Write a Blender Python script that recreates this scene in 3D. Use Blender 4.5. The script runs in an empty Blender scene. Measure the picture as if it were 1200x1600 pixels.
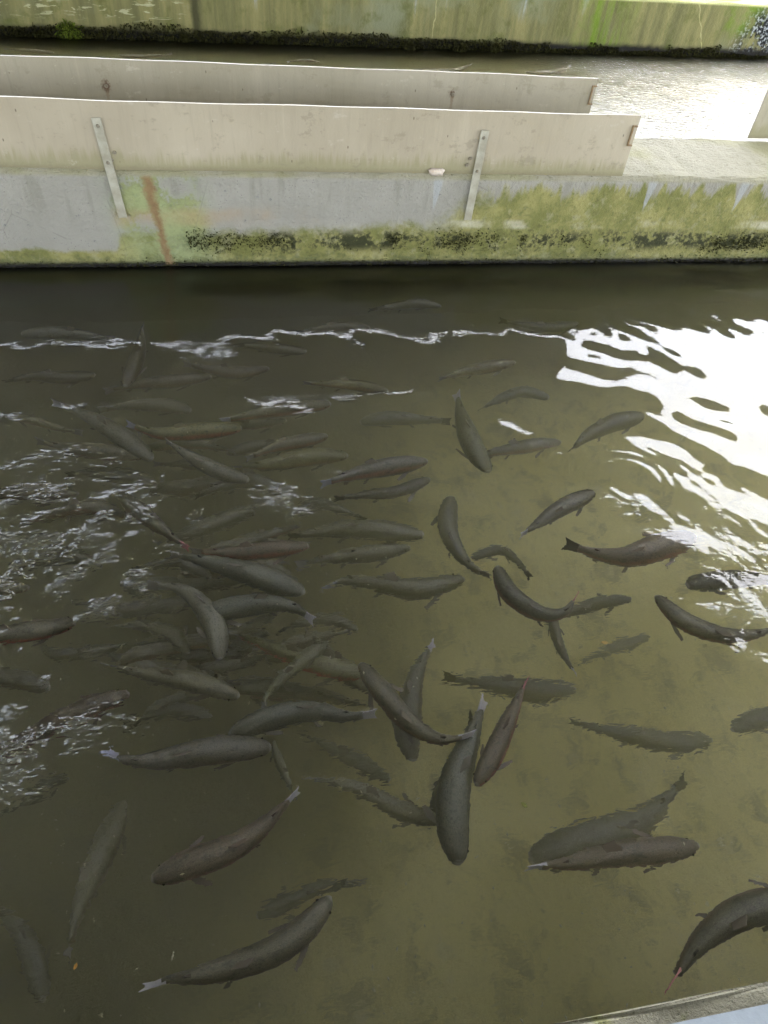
import bpy, bmesh, math, random
import numpy as np
from mathutils import Matrix, Vector

random.seed(7); rng = np.random.default_rng(11)
sc = bpy.context.scene
COL = sc.collection

# ------------------------------------------------------------------ camera
F_PX, CX, CY, CAM_H = 1109.0, 600.0, 800.0, 2.0      # photo 1200 x 1600 px, eye 2.0 m above the water
PITCH = math.radians(47.0)
def _n(v): return v / np.linalg.norm(v)
_a, _b = 7100 - CX, CY - 360                          # vanishing point of the raceway walls
_roll = math.asin(F_PX * math.tan(PITCH) / math.hypot(_a, _b)) - math.atan2(_b, _a)
_fn = F_PX / math.tan(PITCH)
_X = _n(np.array([_a, _b, -F_PX]))
_Z = _n(np.array([math.sin(_roll) * _fn, math.cos(_roll) * _fn, F_PX]))
_Z = _n(_Z - _X * _X.dot(_Z))
RW = np.stack([_X, np.cross(_Z, _X), _Z])             # world = RW @ camera

cd = bpy.data.cameras.new('camera'); cam = bpy.data.objects.new('camera', cd); COL.objects.link(cam)
cd.sensor_fit = 'VERTICAL'; cd.sensor_height = 24.0; cd.sensor_width = 18.0
cd.lens = 24.0 * F_PX / 1600.0; cd.clip_start = 0.02; cd.clip_end = 1000
M = Matrix([list(RW[i]) + [0] for i in range(3)] + [[0, 0, 0, 1]]); M[2][3] = CAM_H
cam.matrix_world = M
sc.camera = cam

def ray(px, py): return _n(RW @ np.array([px - CX, CY - py, -F_PX]))
N_WATER = 1.42
def atz(px, py, z=0.0):
    d = ray(px, py)
    if z < 0:                                         # the ray bends at the water surface
        p = np.array([0, 0, CAM_H]) + d * (-CAM_H / d[2]); e = d / N_WATER; e[2] = -math.sqrt(1 - e[0] ** 2 - e[1] ** 2)
        return p + e * (z / e[2])
    return np.array([0, 0, CAM_H]) + d * ((z - CAM_H) / d[2])
def aty(px, py, Y):
    d = ray(px, py); return np.array([0, 0, CAM_H]) + d * (Y / d[1])

# ------------------------------------------------------------------ world, sun, exposure
w = bpy.data.worlds.new('World'); sc.world = w; w.use_nodes = True
nt = w.node_tree; nt.nodes.clear()
sky = nt.nodes.new('ShaderNodeTexSky'); sky.sky_type = 'NISHITA'; sky.sun_disc = False
SUN_EL, SUN_AZ = math.radians(61), math.radians(42)
sky.sun_elevation = SUN_EL; sky.sun_rotation = SUN_AZ
sky.air_density = 1.0; sky.dust_density = 3.0; sky.ozone_density = 1.0
hs = nt.nodes.new('ShaderNodeHueSaturation'); hs.inputs['Saturation'].default_value = 0.36
bg = nt.nodes.new('ShaderNodeBackground'); bg.inputs['Strength'].default_value = 0.12
wo = nt.nodes.new('ShaderNodeOutputWorld')
nt.links.new(sky.outputs[0], hs.inputs['Color']); nt.links.new(hs.outputs[0], bg.inputs['Color'])
nt.links.new(bg.outputs[0], wo.inputs['Surface'])

sl = bpy.data.lights.new('sun', 'SUN'); sl.energy = 0.5; sl.angle = math.radians(20); sl.color = (1.0, 0.985, 0.96)
so = bpy.data.objects.new('sun', sl); COL.objects.link(so)
_sd = Vector((math.sin(SUN_AZ) * math.cos(SUN_EL), math.cos(SUN_AZ) * math.cos(SUN_EL), math.sin(SUN_EL)))
so.rotation_euler = _sd.to_track_quat('Z', 'Y').to_euler(); so.location = (0, 0, 12)

sc.view_settings.view_transform = 'Standard'; sc.view_settings.look = 'None'
sc.view_settings.exposure = 4.1; sc.view_settings.gamma = 1.0; sc.view_settings.use_curve_mapping = False
sc.render.engine = 'CYCLES'
cy = sc.cycles
cy.use_denoising = True; cy.max_bounces = 6; cy.diffuse_bounces = 3; cy.glossy_bounces = 3
cy.transparent_max_bounces = 12; cy.volume_bounces = 2
cy.caustics_reflective = False; cy.caustics_refractive = True
cy.sample_clamp_indirect = 6.0

# ------------------------------------------------------------------ helpers
def link(o, parent=None):
    COL.objects.link(o)
    if parent is not None: o.parent = parent
    return o
def tag(o, label=None, cat=None, group=None, kind=None):
    if label: o['label'] = label
    if cat: o['category'] = cat
    if group: o['group'] = group
    if kind: o['kind'] = kind
    return o
def empty(name, loc=(0, 0, 0)):
    o = bpy.data.objects.new(name, None); o.location = loc; o.empty_display_size = 0.1; return link(o)
def mesh(name, verts, faces, mat=None, parent=None, smooth=False, loc=(0, 0, 0)):
    me = bpy.data.meshes.new(name); me.from_pydata([tuple(map(float, v)) for v in verts], [], faces); me.update()
    if smooth: me.polygons.foreach_set('use_smooth', [True] * len(me.polygons))
    if mat: me.materials.append(mat)
    o = bpy.data.objects.new(name, me); o.location = loc; return link(o, parent)
def bm_obj(name, bm, mat=None, parent=None, smooth=False, loc=(0, 0, 0)):
    me = bpy.data.meshes.new(name); bm.to_mesh(me); bm.free()
    if smooth: me.polygons.foreach_set('use_smooth', [True] * len(me.polygons))
    if mat: me.materials.append(mat)
    o = bpy.data.objects.new(name, me); o.location = loc; return link(o, parent)
def bm_box(bm, x0, x1, y0, y1, z0, z1):
    vs = [bm.verts.new(p) for p in ((x0, y0, z0), (x1, y0, z0), (x1, y1, z0), (x0, y1, z0), (x0, y0, z1), (x1, y0, z1), (x1, y1, z1), (x0, y1, z1))]
    for f in ((0, 3, 2, 1), (4, 5, 6, 7), (0, 1, 5, 4), (1, 2, 6, 5), (2, 3, 7, 6), (3, 0, 4, 7)): bm.faces.new([vs[i] for i in f])
def box(name, b, mat, parent=None, bevel=0.0, segs=2, loc=(0, 0, 0)):
    bm = bmesh.new(); bm_box(bm, *b)
    if bevel: bmesh.ops.bevel(bm, geom=bm.edges[:], offset=bevel, segments=segs, affect='EDGES', profile=0.5)
    return bm_obj(name, bm, mat, parent, smooth=False, loc=loc)
def fbm(x, y, seed, scale, octaves=4):
    """cheap value noise on arrays"""
    out = np.zeros_like(x); amp = 1.0; tot = 0
    for k in range(octaves):
        r = np.random.default_rng(seed * 31 + k); T = r.random((64, 64))
        u = x * scale * 2 ** k + 17.3 * k; v = y * scale * 2 ** k + 5.1 * k
        iu = np.floor(u).astype(int); iv = np.floor(v).astype(int); fu = u - iu; fv = v - iv
        fu = fu * fu * (3 - 2 * fu); fv = fv * fv * (3 - 2 * fv)
        g = lambda a, b: T[(iu + a) % 64, (iv + b) % 64]
        out += amp * ((g(0, 0) * (1 - fu) + g(1, 0) * fu) * (1 - fv) + (g(0, 1) * (1 - fu) + g(1, 1) * fu) * fv)
        tot += amp; amp *= 0.5
    return out / tot

# ---- tiny node language
class S:
    def __init__(s, g, sock): s.g, s.s = g, sock
    def _m(s, op, o, rev=False): return s.g.math(op, o, s) if rev else s.g.math(op, s, o)
    def __add__(s, o): return s._m('ADD', o)
    __radd__ = __add__
    def __sub__(s, o): return s._m('SUBTRACT', o)
    def __rsub__(s, o): return s._m('SUBTRACT', o, True)
    def __mul__(s, o): return s._m('MULTIPLY', o)
    __rmul__ = __mul__
    def __truediv__(s, o): return s._m('DIVIDE', o)
class G:
    def __init__(g, name):
        g.mat = bpy.data.materials.new(name); g.mat.use_nodes = True; g.t = g.mat.node_tree; g.t.nodes.clear()
        g.out = g.t.nodes.new('ShaderNodeOutputMaterial')
    def n(g, t): return g.t.nodes.new('ShaderNode' + t)
    def put(g, sock, v):
        if isinstance(v, S): g.t.links.new(v.s, sock)
        elif v is not None:
            if isinstance(v, tuple) and len(v) == 3 and sock.type == 'RGBA': v = v + (1,)
            sock.default_value = v
    def math(g, op, a, b=None, c=None, clamp=False):
        m = g.n('Math'); m.operation = op; m.use_clamp = clamp
        g.put(m.inputs[0], a)
        if b is not None: g.put(m.inputs[1], b)
        if c is not None: g.put(m.inputs[2], c)
        return S(g, m.outputs[0])
    def coord(g, kind='Object'):
        return S(g, g.n('TexCoord').outputs[kind])
    def sep(g, v):
        m = g.n('SeparateXYZ'); g.put(m.inputs[0], v); return [S(g, o) for o in m.outputs]
    def comb(g, x, y, z):
        m = g.n('CombineXYZ'); g.put(m.inputs[0], x); g.put(m.inputs[1], y); g.put(m.inputs[2], z); return S(g, m.outputs[0])
    def noise(g, vec, scale, detail=4, rough=0.55, dist=0.0, color=False):
        m = g.n('TexNoise'); g.put(m.inputs['Vector'], vec); g.put(m.inputs['Scale'], scale)
        g.put(m.inputs['Detail'], detail); g.put(m.inputs['Roughness'], rough); g.put(m.inputs['Distortion'], dist)
        return S(g, m.outputs['Color' if color else 'Fac'])
    def voro(g, vec, scale, feature='F1', rand=1.0, out='Distance'):
        m = g.n('TexVoronoi'); m.feature = feature; g.put(m.inputs['Vector'], vec); g.put(m.inputs['Scale'], scale)
        m.inputs['Randomness'].default_value = rand; return S(g, m.outputs[out])
    def step(g, v, a, b, lo=0.0, hi=1.0):
        m = g.n('MapRange'); m.interpolation_type = 'SMOOTHSTEP'; m.clamp = True
        g.put(m.inputs['Value'], v); g.put(m.inputs['From Min'], a); g.put(m.inputs['From Max'], b)
        g.put(m.inputs['To Min'], lo); g.put(m.inputs['To Max'], hi); return S(g, m.outputs[0])
    def mix(g, f, a, b, blend='MIX'):
        m = g.n('Mix'); m.data_type = 'RGBA'; m.blend_type = blend
        g.put(m.inputs[0], f); g.put(m.inputs[6], a); g.put(m.inputs[7], b); return S(g, m.outputs[2])
    def scale(g, v, sx, sy, sz):
        m = g.n('VectorMath'); m.operation = 'MULTIPLY'; g.put(m.inputs[0], v); m.inputs[1].default_value = (sx, sy, sz); return S(g, m.outputs[0])
    def attr(g, name, out='Fac', typ='GEOMETRY'):
        m = g.n('Attribute'); m.attribute_name = name; m.attribute_type = typ; return S(g, m.outputs[out])
    def bump(g, h, dist=0.01, strength=1.0, normal=None):
        m = g.n('Bump'); g.put(m.inputs['Height'], h); m.inputs['Distance'].default_value = dist; m.inputs['Strength'].default_value = strength
        if normal: g.put(m.inputs['Normal'], normal)
        return S(g, m.outputs[0])
    def bsdf(g, color, rough=0.6, normal=None, spec=0.4, metal=0.0, tone=1.0):
        if tone != 1.0: color = g.mix(1.0, color, (tone, tone, tone), 'MULTIPLY')
        m = g.n('BsdfPrincipled'); g.put(m.inputs['Base Color'], color); g.put(m.inputs['Roughness'], rough)
        g.put(m.inputs['Specular IOR Level'], spec); g.put(m.inputs['Metallic'], metal)
        if normal: g.put(m.inputs['Normal'], normal)
        g.t.links.new(m.outputs[0], g.out.inputs['Surface']); return g.mat
def srgb(r, g_, b):
    f = lambda c: (c / 255 / 12.92) if c / 255 <= 0.04045 else ((c / 255 + 0.055) / 1.055) ** 2.4
    return (f(r), f(g_), f(b))

# ------------------------------------------------------------------ layout (metres; water surface z = 0)
Y_NEAR = 0.118          # face of the wall under the camera
Y_DIV, T_DIV = 3.705, 0.606
Y_DIV2 = Y_DIV + T_DIV
Z_TOP = 0.50
Z_FLOOR = -0.72
Y_FAR = 7.86; FAR_ROT = math.radians(2.6)
X0, X1 = -9.0, 13.0

# ------------------------------------------------------------------ materials of the setting
def wall_coords(g):
    c = g.coord('Object'); x, y, z = g.sep(c); return c, x, y, z
def m_divider():
    g = G('divider_concrete'); c, x, y, z = wall_coords(g)
    nb = g.noise(c, 1.7, 5, 0.6); nm = g.noise(c, 6, 6, 0.65); nf = g.noise(c, 38, 5, 0.7); nv = g.noise(g.scale(c, 9, 9, 1.2), 1.6, 4, 0.6)
    paint = g.mix(nm, srgb(150, 146, 134), srgb(172, 168, 156))
    paint = g.mix(g.step(nf, .62, .72), paint, srgb(120, 122, 118))
    moss = g.mix(g.step(nm, .35, .65), srgb(122, 122, 66), srgb(160, 154, 96))
    moss = g.mix(g.step(nf, .5, .75) * .7, moss, srgb(88, 90, 52))
    pale = g.mix(nf, srgb(150, 158, 118), srgb(196, 196, 170))
    # how much growth: more to the right, more towards the water, and round the joint
    jx = z * -0.14 + (-0.42)
    joint = g.step(g.math('ABSOLUTE', x - (jx + 0.05)), .34, .06) * g.step(nm, .3, .55)
    low = g.step(z + (nb - .5) * .22 + (nm - .5) * .16, .30, .10)
    left = g.step(x, -.62, -.68)
    low = low * (1 - left) + left * g.step(z + (nm - .5) * .10, .13, .05)
    right = g.step(x + (nb - .5) * 1.2 + (.5 - z) * 1.6, 1.0, 2.0) * g.step(z + (nv - .5) * .35, .52, .36)
    grow = g.math('MAXIMUM', g.math('MAXIMUM', low, joint), right, clamp=True)
    grow = g.step(grow + (nf - .5) * .45 + (nm - .5) * .3, .22, .72)
    pit = g.step(g.voro(c, 55), .16, .09) * g.step(nm, .45, .6)
    paint = g.mix(pit * .7, paint, srgb(96, 92, 84))
    stn = g.step(nv, .52, .68) * g.step(z + (nb - .5) * .2, .2, .42)
    paint = g.mix(stn * .4, paint, srgb(128, 124, 108))
    col = g.mix(grow, paint, moss)
    col = g.mix(grow * g.step(g.noise(c, 15, 5, .7), .52, .66) * .35, col, srgb(176, 172, 140))
    col = g.mix(grow * g.step(g.noise(g.scale(c, 1, 1, 1.4), 11, 6, .75, .3), .55, .68) * .45, col, srgb(84, 88, 40))
    crk = g.step(g.voro(g.scale(c, 1, 1, .7), 2.2, 'DISTANCE_TO_EDGE') + (nf - .5) * .02, .006, .002) * g.step(nb, .56, .60)
    col = g.mix(crk * .3, col, srgb(110, 106, 94))
    col = g.mix(joint * .55, col, srgb(160, 176, 132))
    # salt-white and rusty scum at old water levels
    scum = g.step(g.math('ABSOLUTE', z - .235 + (nb - .5) * .05), .035, .008) * g.step(nb + (nm - .5) * .4, .45, .62) * g.step(x, .2, .9)
    col = g.mix(scum * .8, col, srgb(205, 200, 178))
    rust = g.step(g.math('ABSOLUTE', z - .27 + (nm - .5) * .1), .07, .01) * g.step(nb, .52, .68) * (1 - left)
    col = g.mix(rust * .45, col, srgb(180, 150, 112))
    # dark moss band
    band = g.step(g.math('ABSOLUTE', z - .135 + (nb - .5) * .08), .085, .02) * g.step(nf * .35 + nm * .65, .46, .56) * g.step(x, -.55, .1)
    col = g.mix(band * .95, col, srgb(44, 48, 22))
    fuzz = g.step(z + (nm - .5) * .08, .085, .02)
    col = g.mix(fuzz * .7 * g.step(nf, .35, .6), col, srgb(96, 100, 62))
    wl = g.step(z + (nf - .5) * .03, .034, .012)
    col = g.mix(wl, col, srgb(28, 25, 18))
    # orange streak down the construction joint
    st = g.step(z, 0.0, .02) * g.step(g.math('ABSOLUTE', x - (z * -.11 + (-.405)) + (nm - .5) * .09 + (nf - .5) * .06), .040 , .006) * g.step(nm + nf * .5, .40, .56)
    col = g.mix(st * .95, col, g.mix(nf, srgb(112, 84, 50), srgb(164, 136, 98)))
    # clean runs below the lip
    for dx in (1.03, 2.26, 2.83):
        wd = g.step(z, .28, .50, .004, .034)
        run = g.step(g.math('ABSOLUTE', x - dx + (nf - .5) * .01 + (z - .5) * -.06) / wd, 1.0, .55) * g.step(z, .30, .36)
        col = g.mix(run * .75, col, srgb(172, 174, 172))
    # top of the wall
    topm = g.step(z, .462, .485)
    tc = g.mix(nm, srgb(136, 132, 108), srgb(176, 170, 150)); tc = g.mix(g.step(nf, .55, .7) * .6, tc, srgb(96, 92, 66))
    tc = g.mix(g.step(nb, .45, .65) * .5, tc, srgb(150, 146, 96))
    col = g.mix(topm, col, tc)
    h = nf * .6 + nm * .8 + g.noise(c, 140, 3, .6) * .25
    return g.bsdf(col, g.step(z, .0, .07, .25, .85), g.bump(h, .022, 1.0), .3, tone=.70)
def m_far():
    g = G('far_wall_concrete'); c, x, y, z = wall_coords(g)
    nb = g.noise(c, 1.1, 5, .6); nm = g.noise(c, 5, 6, .65); nf = g.noise(c, 30, 5, .7); nv = g.noise(g.scale(c, 5, 5, .45), 1.3, 5, .65)
    col = g.mix(g.step(nv, .3, .7), srgb(120, 120, 76), srgb(166, 158, 104))
    col = g.mix(g.step(nb, .5, .7), col, srgb(148, 150, 116))
    col = g.mix(g.step(nv, .60, .72) * g.step(z, .2, .42), col, srgb(188, 192, 184))
    col = g.mix(g.step(nm, .5, .7) * .7, col, srgb(104, 112, 48))
    gr = g.step(g.math('ABSOLUTE', x - 3.75 + (nm - .5) * .6), .42, .05) * g.step(nv + (nm - .5) * .3, .38, .6)
    gr2 = g.step(g.math('ABSOLUTE', x - 5.45 + (nm - .5) * .6), .42, .05) * g.step(nm, .35, .6) * g.step(z, .12, .3)
    col = g.mix(g.math('MAXIMUM', gr, gr2), col, srgb(124, 150, 44))
    lich = g.step(x, -.35, -.5) * g.step(g.noise(g.scale(c, 1.5, 1.5, 7), 3.2, 5, .7, .6), .54, .60) * g.step(z, .12, .2)
    col = g.mix(lich * .9, col, srgb(206, 204, 160))
    blk = g.step(x + (z - .3) * -.4, 5.25, 5.55) * g.step(nm + (nv - .5) * .3, .40, .50) * g.step(z, .55, .35)
    col = g.mix(blk, col, g.mix(g.step(nf, .5, .58), srgb(24, 24, 24), srgb(190, 196, 196)))
    jt = g.step(g.math('ABSOLUTE', x + .30 + (nm - .5) * .05), .06, .01)
    col = g.mix(jt * .8, col, srgb(62, 62, 36))
    for xx, s in ((1.95, .05), (4.85, -.5)):
        ln = g.step(g.math('ABSOLUTE', x - xx - (z - .25) * s + (nm - .5) * .10), .009, .002)
        col = g.mix(ln * .5, col, srgb(220, 214, 150))
    col = g.mix(g.step(z + (nm - .5) * .09, .11, .05), col, srgb(30, 28, 20))
    col = g.mix(g.step(z, .455, .475), col, srgb(214, 214, 150))
    return g.bsdf(col, .85, g.bump(nf * .6 + nm, .02, .8), .25, tone=.54)
def m_floor():
    g = G('raceway_floor'); c, x, y, z = wall_coords(g)
    nb = g.noise(c, 1.3, 5, .6); nm = g.noise(c, 7, 6, .7, .4); nf = g.noise(c, 45, 5, .7)
    col = g.mix(g.step(nb, .35, .65), srgb(200, 186, 108), srgb(220, 206, 128))
    col = g.mix(g.step(nm, .48, .68) * .7, col, srgb(96, 90, 58))
    col = g.mix(g.step(nm, .36, .22) * .6, col, srgb(184, 172, 122))
    col = g.mix(g.step(nf, .55, .75) * .5, col, srgb(80, 74, 50))
    fl = g.step(g.voro(c, 7.5) + (nf - .5) * .12, .20, .08) * g.step(nb + (nm - .5) * .5, .42, .60)
    col = g.mix(fl * .8, col, srgb(206, 196, 142))
    dark_left = g.step(x + (nb - .5) * 1.3 + y * -.22, .55, -.55)  # floor colour grades darker and greyer towards the left
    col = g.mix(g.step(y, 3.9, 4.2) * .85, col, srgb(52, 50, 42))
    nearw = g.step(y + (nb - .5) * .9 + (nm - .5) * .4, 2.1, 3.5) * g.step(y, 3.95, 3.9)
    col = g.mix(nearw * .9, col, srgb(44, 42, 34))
    col = g.mix(dark_left * .85, col, g.mix(nm, srgb(58, 56, 48), srgb(82, 79, 66)))
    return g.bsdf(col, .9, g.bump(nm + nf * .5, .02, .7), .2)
def m_plain(name, a, b, scale=5, rough=.7, bump=.004, spec=.35, metal=0, tone=1.0):
    g = G(name); c = g.coord('Object'); n = g.noise(c, scale, 6, .65); n2 = g.noise(c, scale * 9, 4, .65)
    col = g.mix(g.step(n, .3, .7), a, b); col = g.mix(g.step(n2, .6, .75) * .4, col, tuple(q * .55 for q in a))
    return g.bsdf(col, rough, g.bump(n2, bump, .6), spec, metal, tone)
def m_board(name, a, b, rusts=()):
    g = G(name); c = g.coord('Object'); x, y, z = g.sep(c)
    nb = g.noise(c, 1.2, 4, .6); ns = g.noise(g.scale(c, 14, 14, 1.0), 2.5, 4, .65); nf = g.noise(c, 90, 3, .6)
    col = g.mix(g.step(nb, .3, .7), a, b)
    col = g.mix(g.step(ns, .5, .75) * .35, col, tuple(q * .78 for q in a))
    col = g.mix(g.step(ns, .45, .25) * .25, col, tuple(min(q * 1.2, .8) for q in b))
    alg = g.step(z + (ns - .5) * .18 + (nb - .5) * .12, .10, .02)
    col = g.mix(alg * .75, col, srgb(146, 140, 102))
    blt = g.noise(g.scale(c, 2, 2, 3), 3.5, 6, .72)
    col = g.mix(g.step(blt, .55, .64) * .42, col, srgb(136, 126, 104)); col = g.mix(g.step(blt, .40, .33) * .25, col, srgb(214, 206, 190))
    sp = g.step(g.voro(g.scale(c, 1, 1, .45), 16), .065, .03)
    col = g.mix(sp * .75, col, srgb(88, 76, 56))
    col = g.mix(g.step(z + (nf - .5) * .03, .03, .0) * .5, col, srgb(122, 112, 84))
    for (rx, rz, rr) in rusts:
        d = g.math('SQRT', (x - rx) * (x - rx) + (z - rz) * (z - rz) * .6)
        col = g.mix(g.step(d + (nf - .5) * .05, rr, rr * .2) * .85, col, srgb(92, 62, 42))
        dr = g.step(g.math('ABSOLUTE', x - rx + (nf - .5) * .02), .012, .003) * g.step(z, rz + .02, rz - .02) * g.step(z, rz - .14, rz - .02)
        col = g.mix(dr * .45, col, srgb(122, 92, 62))
    return g.bsdf(col, g.step(nb, .2, .8, .42, .6), g.bump(nf * .4 + g.noise(c, 6, 3) * 2, .004, .5), .4, tone=.64)

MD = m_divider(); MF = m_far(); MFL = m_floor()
def m_curb():
    g = G('curb_concrete'); c = g.coord('Object'); nm = g.noise(c, 9, 6, .65); nf = g.noise(c, 60, 5, .7); nb = g.noise(c, 3.5, 4, .6)
    col = g.mix(nm, srgb(132, 128, 108), srgb(172, 166, 146)); col = g.mix(g.step(nb + (nf - .5) * .3, .46, .60) * .8, col, srgb(138, 140, 70))
    col = g.mix(g.step(nf, .56, .68) * .6, col, srgb(86, 82, 62)); col = g.mix(g.step(g.voro(c, 90), .2, .1) * .6, col, srgb(76, 72, 58))
    return g.bsdf(col, .9, g.bump(nf + nm, .012, .9), .2, tone=.6)
M_NEAR = m_curb()
M_PAINT = m_plain('grey_painted_top', srgb(150, 158, 166), srgb(176, 184, 190), 3, .6, .003, tone=.55)
M_GROUND = m_plain('ground_gravel', srgb(92, 92, 80), srgb(112, 110, 96), 1.2, .95, .02, .1)
M_METAL = m_plain('galvanised_strap', srgb(158, 152, 132), srgb(186, 182, 164), 14, .5, .002, .5, .25, tone=.7)
M_SCREW = m_plain('screw_steel', srgb(120, 112, 96), srgb(150, 142, 124), 60, .45, .001, .5, .6, tone=.8)
M_RUST = m_plain('rusty_steel', srgb(104, 82, 58), srgb(138, 118, 88), 50, .7, .002, .3)
M_MORTAR = m_plain('mortar_lump', srgb(196, 178, 160), srgb(216, 204, 190), 30, .9, .004, .2, tone=.7)
M_ROOF = m_plain('roof_sheet', srgb(196, 196, 192), srgb(214, 214, 210), 1.5, .6, .003)
M_STEEL = m_plain('painted_steel', srgb(96, 98, 98), srgb(118, 120, 120), 8, .5, .002)

# ------------------------------------------------------------------ setting
def tri_strip_wall(name, y0, y1, mat, z1=Z_TOP, bev=0.035, x0=X0, x1=X1):
    """long concrete wall with rounded top edges, profile in (y, z), cut into spans so the lip can be uneven"""
    prof = [(y0, -0.75), (y0, z1 - bev)] + [(y0 + bev - bev * math.cos(t), z1 - bev + bev * math.sin(t)) for t in (0.4, 0.8, 1.2)] + \
           [(y0 + bev, z1), (y1 - bev, z1)] + [(y1 - bev + bev * math.sin(t), z1 - bev + bev * math.cos(t)) for t in (0.4, 0.8, 1.2)] + [(y1, z1 - bev), (y1, -0.75)]
    n = 240; xs = np.linspace(x0, x1, n); V = []; Fc = []
    for i, x in enumerate(xs):
        for k, (py, pz) in enumerate(prof):
            j = 0.004 * math.sin(x * 7.1 + k) + 0.004 * math.sin(x * 17.7 + 2 * k)
            V.append((x, py, pz + (j if 0 < k < len(prof) - 1 else 0)))
    m = len(prof)
    for i in range(n - 1):
        for k in range(m - 1):
            a = i * m + k; Fc.append((a, a + m, a + m + 1, a + 1))
        Fc.append((i * m + m - 1, (i + 1) * m + m - 1, (i + 1) * m, i * m))
    Fc.append(tuple(range(m))); Fc.append(tuple(reversed(range((n - 1) * m, n * m))))
    o = mesh(name, V, Fc, mat)
    bm = bmesh.new(); bm.from_mesh(o.data); bmesh.ops.recalc_face_normals(bm, faces=bm.faces[:]); bm.to_mesh(o.data); bm.free()
    return o
# ground sheet round the two raceways
GX, GY = 400.0, 400.0
gz = 0.36
ga, gb, gc_, gd = X0 - .2, X1 + .2, -0.5, Y_FAR + 0.9
V = [(-GX, -GY, gz), (GX, -GY, gz), (GX, GY, gz), (-GX, GY, gz), (ga, gc_, gz), (gb, gc_, gz), (gb, gd, gz), (ga, gd, gz)]
tag(mesh('ground', V, [(0, 1, 5, 4), (1, 2, 6, 5), (2, 3, 7, 6), (3, 0, 4, 7)], M_GROUND), kind='structure')
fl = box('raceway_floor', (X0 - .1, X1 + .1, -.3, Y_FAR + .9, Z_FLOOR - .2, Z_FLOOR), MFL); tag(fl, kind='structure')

dv = tri_strip_wall('divider_wall', Y_DIV, Y_DIV2, MD)
tag(dv, 'mossy grey painted concrete wall dividing the two raceways, below the beige boards', 'wall')
fw = tri_strip_wall('raceway_wall', 0, 0.5, MF, z1=0.49, bev=.02)
fw.location = (0, Y_FAR - 0.0, 0); fw.rotation_euler.z = FAR_ROT
tag(fw, 'yellow green mossy concrete wall along the far side of the rear raceway', 'wall')
nw = tri_strip_wall('raceway_wall', Y_NEAR - 0.6, Y_NEAR, M_NEAR, bev=.012)
tag(nw, 'pale mossy concrete curb in the bottom right corner', 'wall')
pt = box('walkway_plate', (X0, X1, Y_NEAR - .58, Y_NEAR - .034, Z_TOP + .006, Z_TOP + .016), M_PAINT)
tag(pt, 'light blue grey plate lying on the curb in the bottom right corner', 'plate')
for xx in (X0 - .2, X1):
    e = box('raceway_wall', (xx, xx + .2, -.48, Y_FAR + .85, -.74, Z_TOP - .03), M_NEAR)
    tag(e, 'concrete end wall across the %s end of the raceways, out of frame' % ('left' if xx < 0 else 'right'), 'wall')

# ------------------------------------------------------------------ roof over the raceways (seen mirrored in the water)
RH = 5.0
rf = empty('canopy_roof', (0.6, 3, RH))
tag(rf, 'pale flat canopy roof over the raceways, seen only mirrored in the water', 'roof')
RX0, RX1, RY0, RY1 = -8.0, 6.55, -8.5, 9.45
box('roof_sheet', (RX0, RX1, RY0, RY1, RH, RH + .06), M_ROOF, rf, loc=(-.6, -3, -RH))
for k in range(5):
    yy = RY0 + .1 + k * (RY1 - RY0 - .2) / 4
    box('roof_beam', (RX0 + .01, RX1 - .01, yy - .04, yy + .04, RH - .16, RH - .002), M_STEEL, rf, loc=(-.6, -3, -RH))
for px in (RX0 + .15, RX1 - .15):
    for py in (-.35, Y_DIV + .3):
        box('roof_post', (px - .04, px + .04, py - .04, py + .04, Z_TOP - .01, RH - .165), M_STEEL, rf, loc=(-.6, -3, -RH))

# ------------------------------------------------------------------ water
def m_water():
    g = G('raceway_water')
    c = g.coord('Object'); chop = g.attr('chop')
    # fine capillary ripples, strong only where the fish churn the surface
    n1 = g.noise(g.scale(c, .8, 1.7, 1), 22, 1, .5, .8); n2 = g.noise(g.scale(c, .9, 2.3, 1), 46, 1, .5, .5)
    h = (n1 * .022 + n2 * .005) * chop
    nor = g.bump(h, 1.0, 1.0)
    fr = g.n('Fresnel'); g.put(fr.inputs['IOR'], N_WATER); g.put(fr.inputs['Normal'], nor)
    tr = g.n('BsdfRefraction'); tr.inputs['IOR'].default_value = N_WATER; tr.inputs['Roughness'].default_value = 0.0; g.put(tr.inputs['Normal'], nor)
    gl = g.n('BsdfGlossy'); gl.inputs['Roughness'].default_value = 0.0; g.put(gl.inputs['Normal'], nor)
    mx = g.n('MixShader'); g.put(mx.inputs[0], S(g, fr.outputs[0]))
    g.t.links.new(tr.outputs[0], mx.inputs[1]); g.t.links.new(gl.outputs[0], mx.inputs[2])
    g.t.links.new(mx.outputs[0], g.out.inputs['Surface'])
    ab = g.n('VolumeAbsorption'); ab.inputs['Color'].default_value = (.60, .60, .25, 1); ab.inputs['Density'].default_value = 0.10
    sv = g.n('VolumeScatter'); sv.inputs['Color'].default_value = (.95, .89, .46, 1); sv.inputs['Density'].default_value = 0.95; sv.inputs['Anisotropy'].default_value = .3
    ad = g.n('AddShader'); g.t.links.new(ab.outputs[0], ad.inputs[0]); g.t.links.new(sv.outputs[0], ad.inputs[1])
    g.t.links.new(ad.outputs[0], g.out.inputs['Volume'])
    g.mat.cycles.homogeneous_volume = True if hasattr(g.mat.cycles, 'homogeneous_volume') else True
    return g.mat
MW = m_water()
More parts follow.
